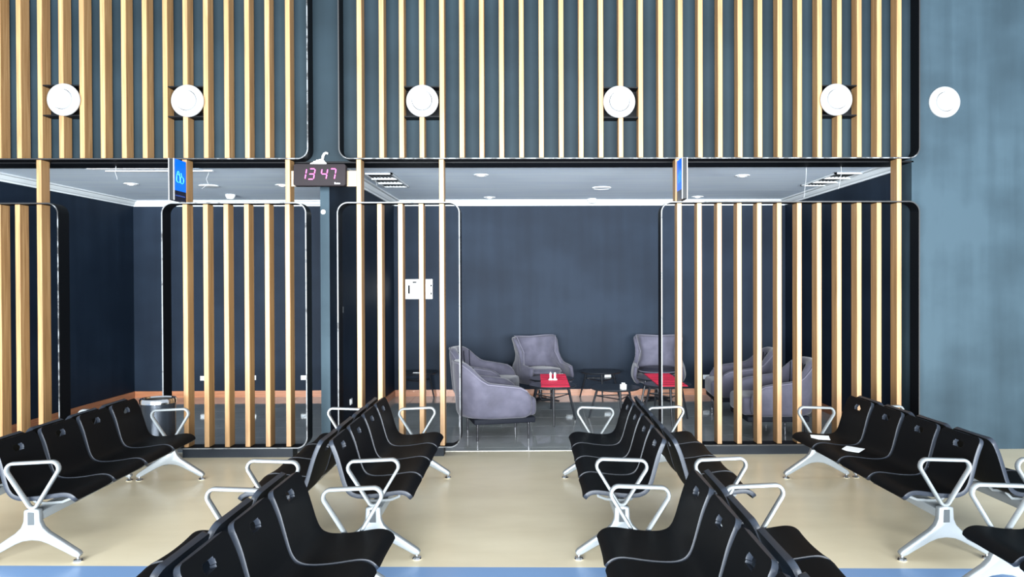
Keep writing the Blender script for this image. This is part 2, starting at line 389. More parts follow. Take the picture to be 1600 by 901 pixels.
# ------------------------------------------------------------------ round air nozzles
def nozzle_meshes():
    f = MB(); f.lathe([(0.100, -0.012), (0.104, -0.030), (0.118, -0.036), (0.140, -0.030), (0.158, -0.014), (0.162, 0.0), (0.160, 0.012), (0.100, 0.012)], 'nozzle', 48, 'Y', cap=False)
    c = MB(); c.lathe([(0.0975, 0.03), (0.0970, -0.040), (0.0945, -0.047), (0.080, -0.049), (0.0785, -0.060), (0.076, -0.063), (0.060, -0.064), (0.0585, -0.073), (0.056, -0.076), (0.040, -0.077), (0.0385, -0.083), (0.036, -0.085), (0.0005, -0.086)], 'nozzle', 48, 'Y', cap=False)
    g = MB(); g.lathe([(0.0005, 0.011), (0.102, 0.011), (0.102, 0.014)], 'darkslot', 32, 'Y', cap=False)
    d = MB(); pr = []
    for k in range(15): pr.append((0.118 + (0.007 if k % 2 else 0.0), 0.012 + k*0.011))
    d.lathe(pr, 'foil', 40, 'Y')
    return f.mesh('flange', 40), c.mesh('nozzle_cone', 40), g.mesh('gap_ring', 40), d.mesh('foil_duct', 60)
NM = nozzle_meshes()
def nozzle(x, y, z, label, duct=True):
    t = thing('air_nozzle', label, 'air nozzle', (x, y, z), group='round white air nozzles')
    link('flange', NM[0], t); link('nozzle_cone', NM[1], t); link('gap_ring', NM[2], t)
    if duct: link('foil_duct', NM[3], t)
nl = ['round white air nozzle nearest the left edge, in the upper left slats',
      'round white air nozzle in the upper left slats, above the left blue sign',
      'round white air nozzle nearest the clock in the upper right slats',
      'round white air nozzle in the middle of the upper right slats',
      'round white air nozzle in the upper slats nearest the bare right wall']
for (x, z), l in zip(NOZ, nl): nozzle(x, YF - 0.025, z, l)
nozzle(4.276, YW - 0.012, 3.602, 'round white air nozzle on the bare slate wall at the right', False)

# ------------------------------------------------------------------ clock, board, signs
mb = MB(); mb.box(-2.425, -1.770, YF + 0.02, YF + 0.045, 2.727, 2.883, 'wood_board'); tag(mb.obj('mounting_board'), 'pale wooden board holding the digital clock between two slats', 'board')
ck = thing('digital_clock', 'dark rectangular digital wall clock with pink digits reading 13 47', 'clock', (-2.117, YF - 0.045, 2.828)); ck.rotation_euler = (R(-4), 0, R(1))
out = fillet([(-0.258, -0.108), (0.258, -0.108), (0.258, 0.112), (-0.258, 0.112)], 0.022, 4)
mb = MB(); mb.prism(out, -0.028, 0.05, 'clock')
link('case', bake(mb, 'case', [('BEVEL', dict(width=0.006, segments=2, limit_method='ANGLE', angle_limit=R(60)))], 40), ck)
SEG = {'1': 'bc', '3': 'abcdg', '4': 'fgbc', '7': 'abc'}
def digit(ch, cx):
    w2, h2, t = 0.028, 0.052, 0.0048
    segs = dict(a=(-w2, h2, w2, h2), b=(w2, 0, w2, h2), c=(w2, -h2, w2, 0), d=(-w2, -h2, w2, -h2), e=(-w2, -h2, -w2, 0), f=(-w2, 0, -w2, h2), g=(-w2, 0, w2, 0))
    mb = MB()
    for s in SEG[ch]:
        x0, z0, x1, z1 = segs[s]; sl = 0.16
        p0 = Vector((x0 + z0*sl, z0)); p1 = Vector((x1 + z1*sl, z1)); dv = (p1 - p0).normalized(); nv = Vector((-dv.y, dv.x))
        p0 += dv*0.004; p1 -= dv*0.004
        q = [p0, p0 + dv*t + nv*t, p1 - dv*t + nv*t, p1, p1 - dv*t - nv*t, p0 + dv*t - nv*t]
        mb.prism([(cx + a.x, 0.008 + a.y) for a in q], -0.0305, -0.027, 'led')
    mb.obj('digit', ck)
for ch, cx in (('1', -0.162), ('3', -0.078), ('4', 0.046), ('7', 0.128)): digit(ch, cx)
mb = MB()   # tiny maker's lettering, too blurred to read
for k, (hh, ww) in enumerate([(0.016, 0.010), (0.009, 0.008), (0.009, 0.008), (0.009, 0.009), (0.009, 0.008)]):
    mb.box(0.150 + k*0.0115, 0.150 + k*0.0115 + ww, -0.0295, -0.0275, -0.092, -0.092 + hh, 'white')
mb.obj('lettering', ck)
# white foam and a cable end above the clock
mb = MB(); pts = []
for k in range(13):
    t = k/12; pts.append((-2.270 + 0.165*t, ZU - 0.030 + 0.075*math.sin(math.pi*min(0.97, 0.06 + t*0.9))**0.7 * (0.35 + 0.65*t) + 0.007*math.sin(k*2.7)))
pts += [(-2.095, ZU - 0.055), (-2.272, ZU - 0.055)]
mb.prism(pts, YW - 0.035, YW - 0.004, 'foam')
fo = thing('foam_patch', 'ragged white filler foam with a curled cable end above the clock', 'foam patch', (0, 0, 0))
link('foam', bake(mb, 'foam', [('BEVEL', dict(width=0.008, segments=2, limit_method='ANGLE', angle_limit=R(50)))], 60), fo)
mb = MB(); mb.tube([(-2.145, YW - 0.02, ZU + 0.02), (-2.138, YW - 0.022, ZU + 0.055), (-2.125, YW - 0.026, ZU + 0.078), (-2.105, YW - 0.03, ZU + 0.088), (-2.085, YW - 0.03, ZU + 0.080)], [0.013, 0.013, 0.012, 0.012, 0.010], 'foam', 10); mb.obj('cable_end', fo, 60)

def sign(x, face, label):
    """projecting sign box: edge towards the hall, printed face towards +x (face=1) or -x (face=-1)"""
    t = thing('projecting_sign', label, 'sign', (x, 0, 0), group='blue projecting signs')
    y0, y1, z0, z1, hw = 7.42, YF - 0.022, 2.562, 2.965, 0.024
    mb = MB(); mb.box(-hw + 0.004, hw - 0.004, y0 + 0.004, y1, z0 + 0.004, z1 - 0.004, 'signedge'); mb.obj('body', t)
    for s in (-1, 1):
        mb = MB(); mb.box(s*hw - 0.003, s*hw + 0.003, y0 - 0.003, y0 + 0.012, z0, z1, 'nozzle'); mb.obj('edge_strip', t)
        mb = MB(); mb.box(s*hw - 0.004, s*hw + 0.001*s, y0 + 0.012, y1, z0 + 0.098, z1, 'blue'); mb.obj('blue_panel', t)
        mb = MB(); mb.box(s*hw - 0.004, s*hw + 0.001*s, y0 + 0.012, y1, z0, z0 + 0.098, 'navy'); bp = mb.obj('dark_panel', t)
        mb = MB(); ylen = y1 - y0
        for k in range(9): mb.box(s*hw - 0.002, s*(hw + 0.0022), y0 + 0.03 + k*0.024, y0 + 0.047 + k*0.024, z0 + 0.044, z0 + 0.056, 'navytext')
        mb.obj('lettering', bp)
        # line icon of a shopping bag and an apple-like fruit
        mb = MB(); cy = (y0 + y1)/2 + 0.005; cz = z0 + 0.225; d = -1 if s < 0 else 1
        P = lambda a, b: (s*(hw + 0.002), cy + a, cz + b)
        bag = [P(-0.075, 0.03), P(-0.08, -0.03), P(-0.055, -0.045), P(-0.015, -0.045), P(-0.005, -0.02), P(-0.012, 0.03)]
        mb.tube(bag, 0.0026, 'icon', 6, loop=True)
        mb.tube([P(-0.065, 0.03), P(-0.06, 0.055), P(-0.045, 0.066), P(-0.03, 0.055), P(-0.026, 0.03)], 0.0026, 'icon', 6)
        cup = [P(0.035 + 0.036*math.cos(q*math.pi/7), -0.016 + 0.034*math.sin(q*math.pi/7)) for q in range(14)]
        mb.tube(cup, 0.0026, 'icon', 6, loop=True)
        mb.tube([P(0.03, 0.018), P(0.022, 0.04), P(0.012, 0.052)], 0.0026, 'icon', 6)
        mb.obj('icon', t, 60)
    return t
sign(-3.487, 1, 'blue projecting sign with bag icon left of the clock, above the waste bin')
sign(1.492, -1, 'blue projecting sign seen nearly edge-on at the right doorway post')

# ------------------------------------------------------------------ ceiling fittings
def grille(x0, x1, y0, y1, label):
    t = thing('air_grille', label, 'air grille', ((x0+x1)/2, (y0+y1)/2, ZC), group='ceiling air grilles')
    hx, hy = (x1-x0)/2, (y1-y0)/2
    mb = MB(); mb.box(-hx, hx, -hy, hy, -0.004, 0.0, 'grille'); mb.obj('backing', t)
    mb = MB()
    mb.box(-hx, hx, -hy, -hy+0.03, -0.022, 0, 'cornice'); mb.box(-hx, hx, hy-0.03, hy, -0.022, 0, 'cornice')
    mb.box(-hx, -hx+0.025, -hy, hy, -0.022, 0, 'cornice'); mb.box(hx-0.025, hx, -hy, hy, -0.022, 0, 'cornice'); mb.obj('frame', t)
    for k in (1, 2):
        mb = MB(); yy = -hy + 2*hy*k/3; mb.box(-hx+0.02, hx-0.02, yy-0.02, yy+0.02, -0.030, -0.002, 'cornice'); mb.obj('cross_bar', t)
    for k in range(7):
        mb = MB(); xx = -hx + 0.045 + k*(2*hx-0.09)/6; mb.box(xx-0.003, xx+0.003, -hy+0.03, hy-0.03, -0.014, -0.003, 'signedge'); mb.obj('blade', t)
grille(-1.945, -1.605, 8.79, 10.0, 'long ceiling air grille beside the clock, over the left armchairs')
grille(3.525, 3.875, 8.82, 9.95, 'long ceiling air grille near the right wall')
dm = MB(); dm.lathe([(0.088, 0.0), (0.088, -0.006), (0.062, -0.010), (0.058, -0.004), (0.045, 0.0)], 'white', 24); dmesh = dm.mesh('rim', 40)
dl = MB(); dl.lathe([(0.0005, -0.022), (0.022, -0.020), (0.036, -0.012), (0.044, -0.001)], 'lamp', 20, cap=False); lmesh = dl.mesh('lamp', 40)
for (x, y), l in zip([(-0.595, 8.99), (-0.629, 11.346), (2.516, 9.08), (2.466, 11.317), (-5.084, 9.74), (-3.225, 9.894)],
    ['round recessed downlight nearest the front, left part of the middle ceiling', 'small recessed downlight near the back wall, left part of the middle ceiling',
     'round recessed downlight to the right of the right blue sign', 'small recessed downlight near the back wall just right of the right blue sign',
     'recessed downlight near the left wall of the left bay', 'recessed downlight beside the clock in the left bay']):
    t = thing('downlight', l, 'downlight', (x, y, ZC), group='recessed downlights'); link('rim', dmesh, t); link('lamp', lmesh, t)
sm = MB(); sm.lathe([(0.068, 0), (0.068, -0.018), (0.055, -0.045), (0.048, -0.062), (0.03, -0.066), (0.0005, -0.066)], 'white', 24, cap=False); smesh = sm.mesh('housing', 35)
sl_ = MB(); sl_.lathe([(0.0505, -0.050), (0.0525, -0.0545), (0.0515, -0.058)], 'darkslot', 24, cap=False); slmesh = sl_.mesh('vent_ring', 35)
for (x, y), l in zip([(0.918, 11.6), (-4.309, 10.951)], ['white smoke detector on the middle ceiling by the back wall', 'white smoke detector on the ceiling of the left bay']):
    t = thing('smoke_detector', l, 'smoke detector', (x, y, ZC), group='smoke detectors'); link('housing', smesh, t); link('vent_ring', slmesh, t)
t = thing('ceiling_speaker', 'flat round ceiling speaker in the middle bay', 'speaker', (0.936, 10.22, ZC))
mb = MB(); mb.lathe([(0.128, 0), (0.128, -0.010), (0.112, -0.013), (0.110, -0.008)], 'white', 32, cap=False); mb.obj('rim', t, 40)
mb = MB(); mb.lathe([(0.111, -0.008), (0.06, -0.0085), (0.0005, -0.009)], 'ceiling', 32, cap=False); mb.obj('mesh_cover', t, 40)
t = thing('linear_diffuser', 'long white slot diffuser on the left bay ceiling', 'air diffuser', (-4.22, 8.5, ZC))
for yy, x0, x1 in ((-0.085, -0.645, 0.50), (0.095, -0.54, 0.645)):
    mb = MB(); mb.box(x0, x1, yy - 0.022, yy + 0.022, -0.014, 0, 'white'); mb.obj('slot_bar', t)
mb = MB(); mb.box(-0.6, 0.55, -0.06, 0.07, -0.005, 0, 'ceiling'); mb.obj('backing', t)
t = thing('ceiling_hatch', 'white round cover hanging loose from the left bay ceiling', 'ceiling cover', (-4.18, 9.92, ZC))
mb = MB(); mb.lathe([(0.12, -0.002), (0.12, -0.012), (0.1, -0.016), (0.0005, -0.017)], 'white', 28, cap=False); mb.obj('disc', t, 40)
def wire(pts, label, r=0.005):
    mb = MB(); n = []; pts = [Vector(p) for p in pts]
    for i in range(len(pts) - 1):
        for k in range(4): n.append(pts[i].lerp(pts[i+1], k/4) + Vector((0.004*math.sin(i*4+k), 0, 0)))
    n.append(pts[-1]); mb.tube(n, r*0.6, 'wirewhite', 6); tag(mb.obj('hanging_wire', None, 60), label, 'wire', 'loose wires under the ceiling')
wire([(-3.63, 8.62, ZC), (-3.66, 8.63, 2.93), (-3.65, 8.64, 2.87), (-3.72, 8.65, 2.82)], 'loose white wire hanging at the right end of the slot diffuser')
wire([(-4.36, 8.05, ZC - 0.0), (-4.37, 8.06, 2.93), (-4.352, 8.06, 2.845)], 'loose white wire hanging below the slot diffuser at its left end')
wire([(-1.79, 9.0, ZC - 0.02), (-1.84, 9.02, 2.96), (-1.83, 9.03, 2.90)], 'loose white wire dangling from the grille beside the clock', 0.004)
wire([(3.32, 8.15, ZU - 0.0), (3.325, 8.16, 2.86), (3.30, 8.17, 2.745)], 'longer white wire hanging in front of the right grille', 0.004)
wire([(3.0, 8.3, ZC), (3.0, 8.32, 2.80), (2.985, 8.33, 2.67)], 'thin white wire hanging left of the right grille', 0.005)

# ------------------------------------------------------------------ wall fittings
t = thing('electrical_box', 'white electrical box on the dark back wall behind the narrow slat panel', 'electrical box', (-1.74, YB, 1.655))
link('case', bevel_box('case', -0.207, 0.207, -0.07, 0, -0.153, 0.153, 'white', 0.006), t)
link('display', bevel_box('display', -0.165, -0.138, -0.074, -0.069, -0.07, 0.06, 'darkslot', 0.004), t)
mb = MB(); mb.box(-0.095, -0.035, -0.0725, -0.069, 0.095, 0.118, 'signedge'); mb.obj('name_plate', t)
mb = MB(); mb.box(-0.062, -0.050, -0.073, -0.069, -0.05, 0.075, 'ceiling'); mb.obj('slot', t)
for zz in (-0.068, 0.053): link('latch', bevel_box('latch', 0.180, 0.200, -0.082, -0.069, zz - 0.016, zz + 0.016, 'darkslot', 0.003), t)
sp = bevel_box('plate', -0.052, 0.052, -0.012, 0, -0.035, 0.035, 'white', 0.004)
si = MB()
for s in (-1, 1): si.lathe([(0.018, -0.0125), (0.018, -0.0135), (0.0005, -0.0135)], 'ceiling', 16, 'Y', org=(s*0.024, 0, 0), cap=False)
sim = si.mesh('socket_well')
for (x, z), l in zip([(-5.06, 0.296), (-4.31, 0.30), (-3.52, 0.297), (1.166, 0.293), (0.567, 0.336), (2.695, 0.276)],
    ['white wall socket on the back wall of the left bay, nearest the bin', 'white wall socket in the middle of the left bay back wall', 'white wall socket on the left bay back wall, behind the last slat',
     'white wall socket on the back wall behind the far small table', 'white wall socket on the back wall beside the left wing chair', 'white wall socket on the back wall behind the right armchairs']):
    t = thing('wall_socket', l, 'socket', (x, YB, z), group='white wall sockets'); link('plate', sp, t); link('socket_well', sim, t)
for (y, z), l in zip([(8.52, 1.452), (8.94, 0.364)], ['white light switch on the dark partition side, at chest height', 'white socket low on the dark partition side']):
    t = thing('wall_switch', l, 'switch', (XP1, y, z), R(90)); link('plate', sp, t)
    link('rocker', bevel_box('rocker', -0.018, 0.018, -0.016, -0.011, -0.024, 0.024, 'white', 0.002), t)
mb = MB(); mb.lathe([(0.024, 0), (0.024, -0.006), (0.018, -0.009), (0.0005, -0.009)], 'white', 20, 'Y', org=(-2.196, 8.05, 2.50), cap=False)
tag(mb.obj('wall_button', None, 40), 'small round white button on the end of the partition below the clock', 'button')

# ------------------------------------------------------------------ waste bin
t = thing('waste_bin', 'dark cylindrical waste bin with a chrome rim beside the left slat panel', 'waste bin', (-3.665, 7.495, 0))
mb = MB(); mb.lathe([(0.150, 0.0), (0.158, 0.004), (0.158, 0.585)], 'bin', 40, cap=False); mb.lathe([(0.0005, 0.002), (0.150, 0.0)], 'bin', 40, cap=False); mb.obj('body', t, 40)
mb = MB(); mb.lathe([(0.1585, 0.583), (0.166, 0.588), (0.166, 0.622), (0.160, 0.634), (0.146, 0.634), (0.140, 0.622)], 'chrome', 40, cap=False); mb.obj('rim', t, 40)
mb = MB(); mb.lathe([(0.1405, 0.622), (0.138, 0.10), (0.0005, 0.10)], 'bininside', 32, cap=False); mb.obj('liner', t, 40)
mb = MB(); mb.lathe([(0.160, 0.0), (0.162, 0.006), (0.162, 0.022), (0.1585, 0.028)], 'bininside', 40, cap=False); mb.obj('base_ring', t, 40)

# ------------------------------------------------------------------ beam benches
PITCH, SW = 0.486, 0.455
def seat_mesh():
    pr = [(0.028, 0.742), (0.043, 0.712), (0.060, 0.672), (0.076, 0.628), (0.090, 0.580), (0.104, 0.530), (0.118, 0.482), (0.135, 0.440), (0.160, 0.409), (0.200, 0.392), (0.25, 0.388), (0.31, 0.391), (0.37, 0.398), (0.43, 0.407), (0.475, 0.411), (0.510, 0.405), (0.535, 0.388), (0.548, 0.366)]
    # dense polyline
    P = [Vector(p) for p in pr]; D = []
    for i in range(len(P) - 1):
        p0, p1, p2, p3 = P[max(i-1, 0)], P[i], P[i+1], P[min(i+2, len(P)-1)]
        for k in range(4):
            u = k/4; D.append(0.5*((2*p1) + (p2-p0)*u + (2*p0-5*p1+4*p2-p3)*u*u + (3*p1-p0-3*p2+p3)*u**3))
    D.append(P[-1])
    s = [0]
    for i in range(1, len(D)): s.append(s[-1] + (D[i]-D[i-1]).length)
    tot = s[-1]; hwid = SW/2
    cols = [-1, -0.96, -0.88, -0.75, -0.55, -0.36, -0.25, -0.215, -0.16, -0.06, 0.06, 0.16, 0.215, 0.25, 0.36, 0.55, 0.75, 0.88, 0.96, 1]
    def half(i):
        r, d = 0.040, s[i]; e = 0
        if d < r: e = r - math.sqrt(max(0, r*r - (r-d)**2))
        d2 = tot - s[i]; r2 = 0.03
        if d2 < r2: e = max(e, r2 - math.sqrt(max(0, r2*r2 - (r2-d2)**2)))
        return hwid - 0.012*max(0, 1 - s[i]/0.30) - e
    nC = len(cols); vs_, idx = [], {}
    mb = MB()
    hs = 0.076   # hole centre along the profile
    rows = [i for i in range(len(D))]
    pos = []
    for i in rows:
        hw = half(i)
        for c in cols:
            dish = 0.010*(1 - c*c)
            n = (D[min(i+1, len(D)-1)] - D[max(i-1, 0)]).normalized(); nn = Vector((-n.y, n.x))   # towards the back/underside
            if nn.y > 0: nn = -nn
            q = D[i] + nn*dish*(1 if s[i] > 0.05 else s[i]/0.05)
            pos.append((q.x, c*hw, q.y))
    faces = []
    hi = [i for i in range(len(D)-1) if hs - 0.019 < (s[i]+s[i+1])/2 < hs + 0.019]
    hole_cols = [j for j in range(nC-1) if abs((cols[j]+cols[j+1])/2) < 0.27]
    for i in range(len(D) - 1):
        for j in range(nC - 1):
            if i in hi and j in hole_cols and not (i in (hi[0], hi[-1]) and j in (hole_cols[0], hole_cols[-1])): continue
            faces.append((i*nC+j, i*nC+j+1, (i+1)*nC+j+1, (i+1)*nC+j))
    mb.add(pos, faces, 'seat'); mb.mi('rim')
    me = bake(mb, 'seat_shell', [('SOLIDIFY', dict(thickness=0.028, offset=0.0, use_even_offset=True, material_offset_rim=1)), ('BEVEL', dict(width=0.004, segments=2, limit_method='ANGLE', angle_limit=R(50), material=-1))], 40)
    return me
SEATM = seat_mesh()
def leg_mesh():
    h = [(0.0, 0.145), (0.055, 0.138), (0.10, 0.120), (0.20, 0.066), (0.252, 0.036), (0.275, 0.030), (0.290, 0.034), (0.294, 0.050), (0.282, 0.066), (0.16, 0.150), (0.10, 0.190), (0.066, 0.224), (0.050, 0.262), (0.046, 0.335), (0.0, 0.345)]
    poly = [(0.315 + a, z) for a, z in h] + [(0.315 - a, z) for a, z in reversed(h[1:-1])]
    mb = MB(); mb.prism(poly, -0.024, 0.024, 'silver')
    return bake(mb, 'leg', [('BEVEL', dict(width=0.009, segments=3, limit_method='ANGLE', angle_limit=R(60)))], 45)
def arm_mesh():
    c = 0.315
    pts = [(c, 0.318), (c + 0.192, 0.637), (c - 0.192, 0.622)]
    path = fillet(pts, [0.03, 0.042, 0.042], 8)
    mb = MB(); n = len(path); rings = []
    for i, p in enumerate(path):
        t = (Vector(path[(i+1) % n]) - Vector(path[i-1])).normalized(); nn = Vector((-t.y, t.x))
        ring = []
        for a, b in ((0.010, 0.013), (0.006, 0.019), (-0.006, 0.019), (-0.010, 0.013), (-0.010, -0.013), (-0.006, -0.019), (0.006, -0.019), (0.010, -0.013)):
            q = Vector(p) + nn*a; ring.append((q.x, b, q.y))
        rings.append(ring)
    mb.rings(rings, 'silver', loop=True); return mb.mesh('armrest', 40)
def foot_mesh(u):
    mb = MB(); mb.lathe([(0.0005, 0.0), (0.027, 0.0), (0.030, 0.006), (0.026, 0.014), (0.012, 0.018), (0.009, 0.022), (0.009, 0.045)], 'chrome', 20, org=(u, 0, 0), cap=False); return mb.mesh('foot', 40)
LEGM, ARMM, FOOT1, FOOT2 = leg_mesh(), arm_mesh(), foot_mesh(0.315 + 0.272), foot_mesh(0.315 - 0.272)
BADGE = bevel_box('cap_plate', 0.315 - 0.020, 0.315 + 0.020, -0.027, 0.027, 0.242, 0.322, 'badge', 0.002, 1)
BL = 2.0
BEAM = bevel_box('beam', 0.27, 0.36, 0.0, BL, 0.262, 0.318, 'silver', 0.006, 2)
def bracket_mesh():
    mb = MB()
    for s in (-1, 1):
        mb.tube([(0.19, s*0.10, 0.374), (0.235, s*0.10, 0.330), (0.30, s*0.10, 0.324), (0.40, s*0.10, 0.332), (0.45, s*0.10, 0.352), (0.455, s*0.10, 0.386)], 0.009, 'silver', 6)
    mb.tube([(0.30, -0.10, 0.324), (0.30, 0.10, 0.324)], 0.009, 'silver', 6)
    return mb.mesh('seat_bracket', 50)
BRK = bracket_mesh()
def bench(xc, y0, side, label, near=0.0, far=0.0):
    """side=+1 faces +x, -1 faces -x; xc is the line where the two backs meet; y0 the nearer leg frame; near/far: how far the row stands off square"""
    ang = -math.atan2(far - near, BL)
    t = thing('waiting_bench', label, 'bench', (xc + near, y0, 0), ang, 'four-seat waiting benches')
    if side < 0: t.rotation_euler = (0, 0, math.pi + ang); t.location = (xc + far, y0 + BL, 0)
    for y in (0.0, BL):
        lg = link('leg', LEGM, t, loc=(0, y, 0)); link('cap_plate', BADGE, lg); link('foot', FOOT1, lg); link('foot', FOOT2, lg)
        link('armrest', ARMM, t, loc=(0, y, 0))
    link('beam', BEAM, t)
    for k in range(4):
        yy = BL/2 + (k - 1.5)*PITCH
        link('seat', SEATM, t, loc=(0, yy, 0)); link('seat_bracket', BRK, t, loc=(0, yy, 0))
XA, XB, XC, XD = -3.545, -1.350, 0.876, 2.86
bench(XA, 4.81, 1, 'black four-seat bench at the left edge facing the middle aisle, silver leg in full view', 0.085, 0.0)
bench(XA, 4.81, -1, 'black four-seat bench at the left edge, turned away, seen behind the other backrests', 0.085, 0.0)
bench(XB, 4.82, 1, 'far black four-seat bench left of the middle aisle, facing the aisle', 0.025, 0.0)
bench(XB, 4.82, -1, 'far black four-seat bench left of the middle aisle, facing the left wall', 0.025, 0.0)
bench(XC, 4.80, -1, 'far black four-seat bench right of the middle aisle, facing the aisle')
bench(XC, 4.80, 1, 'far black four-seat bench right of the middle aisle, facing the right wall')
bench(XD, 4.75, -1, 'black four-seat bench near the right wall facing the middle, papers on its far seats', 0.04, -0.02)
bench(XD, 4.75, 1, 'black four-seat bench near the right wall, turned away towards the right edge', 0.04, -0.02)
bench(XB + 0.05, 2.16, 1, 'nearest black bench left of the middle aisle, facing the aisle, cut by the bottom edge')
bench(XB + 0.05, 2.16, -1, 'nearest black bench left of the middle aisle, facing left, cut by the bottom edge')
bench(XC + 0.025, 2.16, -1, 'nearest black bench right of the middle aisle, facing the aisle, cut by the bottom edge')
bench(XC + 0.025, 2.16, 1, 'nearest black bench right of the middle aisle, facing right, cut by the bottom edge')
bench(XD + 0.02, 2.14, -1, 'black bench in the bottom right corner, only its far end in view')
pm = MB()
pm.add([(-0.06, -0.08, 0), (0.06, -0.07, 0.001), (0.055, 0.08, 0.002), (-0.065, 0.07, 0), (-0.06, -0.08, 0.0015), (0.06, -0.07, 0.0025), (0.055, 0.08, 0.0035), (-0.065, 0.07, 0.0015)],
       [(0, 3, 2, 1), (4, 5, 6, 7), (0, 1, 5, 4), (1, 2, 6, 5), (2, 3, 7, 6), (3, 0, 4, 7)], 'white')
pmesh = pm.mesh('paper')
o = link('paper_sheet', pmesh, None, (XD - 0.40, 4.75 + BL/2 + 1.5*PITCH, 0.416), (0, R(-5), R(70))); tag(o, 'white sheet of paper on the farthest seat of the right bench', 'paper', 'papers on the right bench')
o = link('paper_sheet', pmesh, None, (XD - 0.30, 4.75 + BL/2 + 0.62*PITCH, 0.407), (0, R(-5), R(40))); tag(o, 'white sheet of paper on the second farthest seat of the right bench', 'paper', 'papers on the right bench')

# ------------------------------------------------------------------ lounge armchairs
def tub_shell():
    # U path: front of one arm, round the back, front of the other arm  (x forward, y left)
    st = []
    for k in range(7): st.append((0.36 - 0.44*k/6, 0.355 - 0.012*k/6*0, 0))
    for k in range(1, 16):
        a = math.pi/2 + math.pi*k/16; st.append((-0.08 + 0.30*math.cos(a), 0.355*math.sin(a), 1))
    for k in range(7): st.append((-0.08 + 0.44*k/6, -0.355, 0))
    n = len(st); rings = []; top_line = []
    for i, (x, y, _) in enumerate(st):
        a = Vector(st[max(i-1, 0)][:2]); b = Vector(st[min(i+1, n-1)][:2]); t = (b - a).normalized(); nn = Vector((t.y, -t.x))
        p = Vector((x, y))
        if nn.dot(p - Vector((-0.02, 0))) < 0: nn = -nn           # outward
        ht = 0.585 + 0.075*max(0, min(1, (0.33 - x)/0.53)) + 0.215*smoothstep(-0.13, -0.37, x)
        th = 0.060; e = min(i, n-1-i); zb = 0.235
        if e == 0: th *= 0.5; ht -= 0.11
        elif e == 1: th *= 0.95; ht -= 0.03
        lean = lambda z: 0.10*max(0, z - 0.35)
        sec = [(th, zb), (th + 0.004, zb + 0.10), (th + 0.006, (zb+ht)/2), (th + 0.004, ht - 0.06), (th*0.75, ht - 0.018), (0, ht), (-th*0.75, ht - 0.018), (-th, ht - 0.06), (-th, (zb+ht)/2), (-th*0.95, zb + 0.10), (-th*0.9, zb)]
        if e == 0: sec = [(d, min(max(z, zb + 0.04), ht)) for d, z in sec]
        rings.append([(p.x + nn.x*(d + lean(z)), p.y + nn.y*(d + lean(z)), z) for d, z in sec])
        q = th*0.82; top_line.append((p.x + nn.x*(q + lean(ht)), p.y + nn.y*(q + lean(ht)), ht - 0.022))
    mb = MB(); mb.rings(rings, 'velvet')
    sh = bake(mb, 'shell', [('SUBSURF', dict(levels=1, render_levels=1))], 80)
    pp = MB(); pp.tube(top_line[1:-1], 0.008, 'piping', 6)
    pi = MB()
    for k in range(5):          # inside back seams
        a = math.pi + (k - 2)*0.36
        r0 = Vector((-0.08 + 0.235*math.cos(a), 0.29*math.sin(a), 0.45)); r1 = Vector((-0.08 + 0.275*math.cos(a), 0.33*math.sin(a), 0.80))
        pi.tube([r0, (r0+r1)/2 + Vector((-0.004, 0, 0)), r1], 0.006, 'chairbase', 6)
    return sh, pp.mesh('piping', 80), pi.mesh('seam', 80)
TUB = tub_shell()
def rounded(name, x0, x1, y0, y1, z0, z1, mat, w_, seg=3): return bevel_box(name, x0, x1, y0, y1, z0, z1, mat, w_, seg, 70)
TUBSEAT = rounded('seat_cushion', -0.28, 0.43, -0.295, 0.295, 0.245, 0.455, 'velvet', 0.05, 4)
TUBBASE = rounded('base_frame', -0.30, 0.395, -0.375, 0.375, 0.185, 0.245, 'chairbase', 0.012, 2)
lg = MB(); lg.tube([(0, 0, 0.19), (0, 0, 0.0)], [0.017, 0.010], 'dchrome', 10); TUBLEG = lg.mesh('leg', 50)
def tub(x, y, rot, label):
    t = thing('tub_armchair', label, 'armchair', (x, y, 0), R(rot), 'grey velvet tub armchairs')
    link('shell', TUB[0], t); link('piping', TUB[1], t); link('seam', TUB[2], t); link('seat_cushion', TUBSEAT, t); link('base_frame', TUBBASE, t)
    for sx in (-1, 1):
        for sy in (-1, 1): link('leg', TUBLEG, t, loc=(0.03 + sx*0.29, sy*0.34, 0))
tub(-0.44, 8.79, 14, 'grey velvet tub armchair nearest the front on the left, seen from its side')
tub(-0.66, 10.5, -12, 'grey velvet tub armchair behind the nearest left one, its inner back showing')
tub(2.79, 8.82, 180, 'grey velvet tub armchair nearest the front behind the right slats')
tub(2.79, 10.20, 176, 'grey velvet tub armchair farther back behind the right slats')

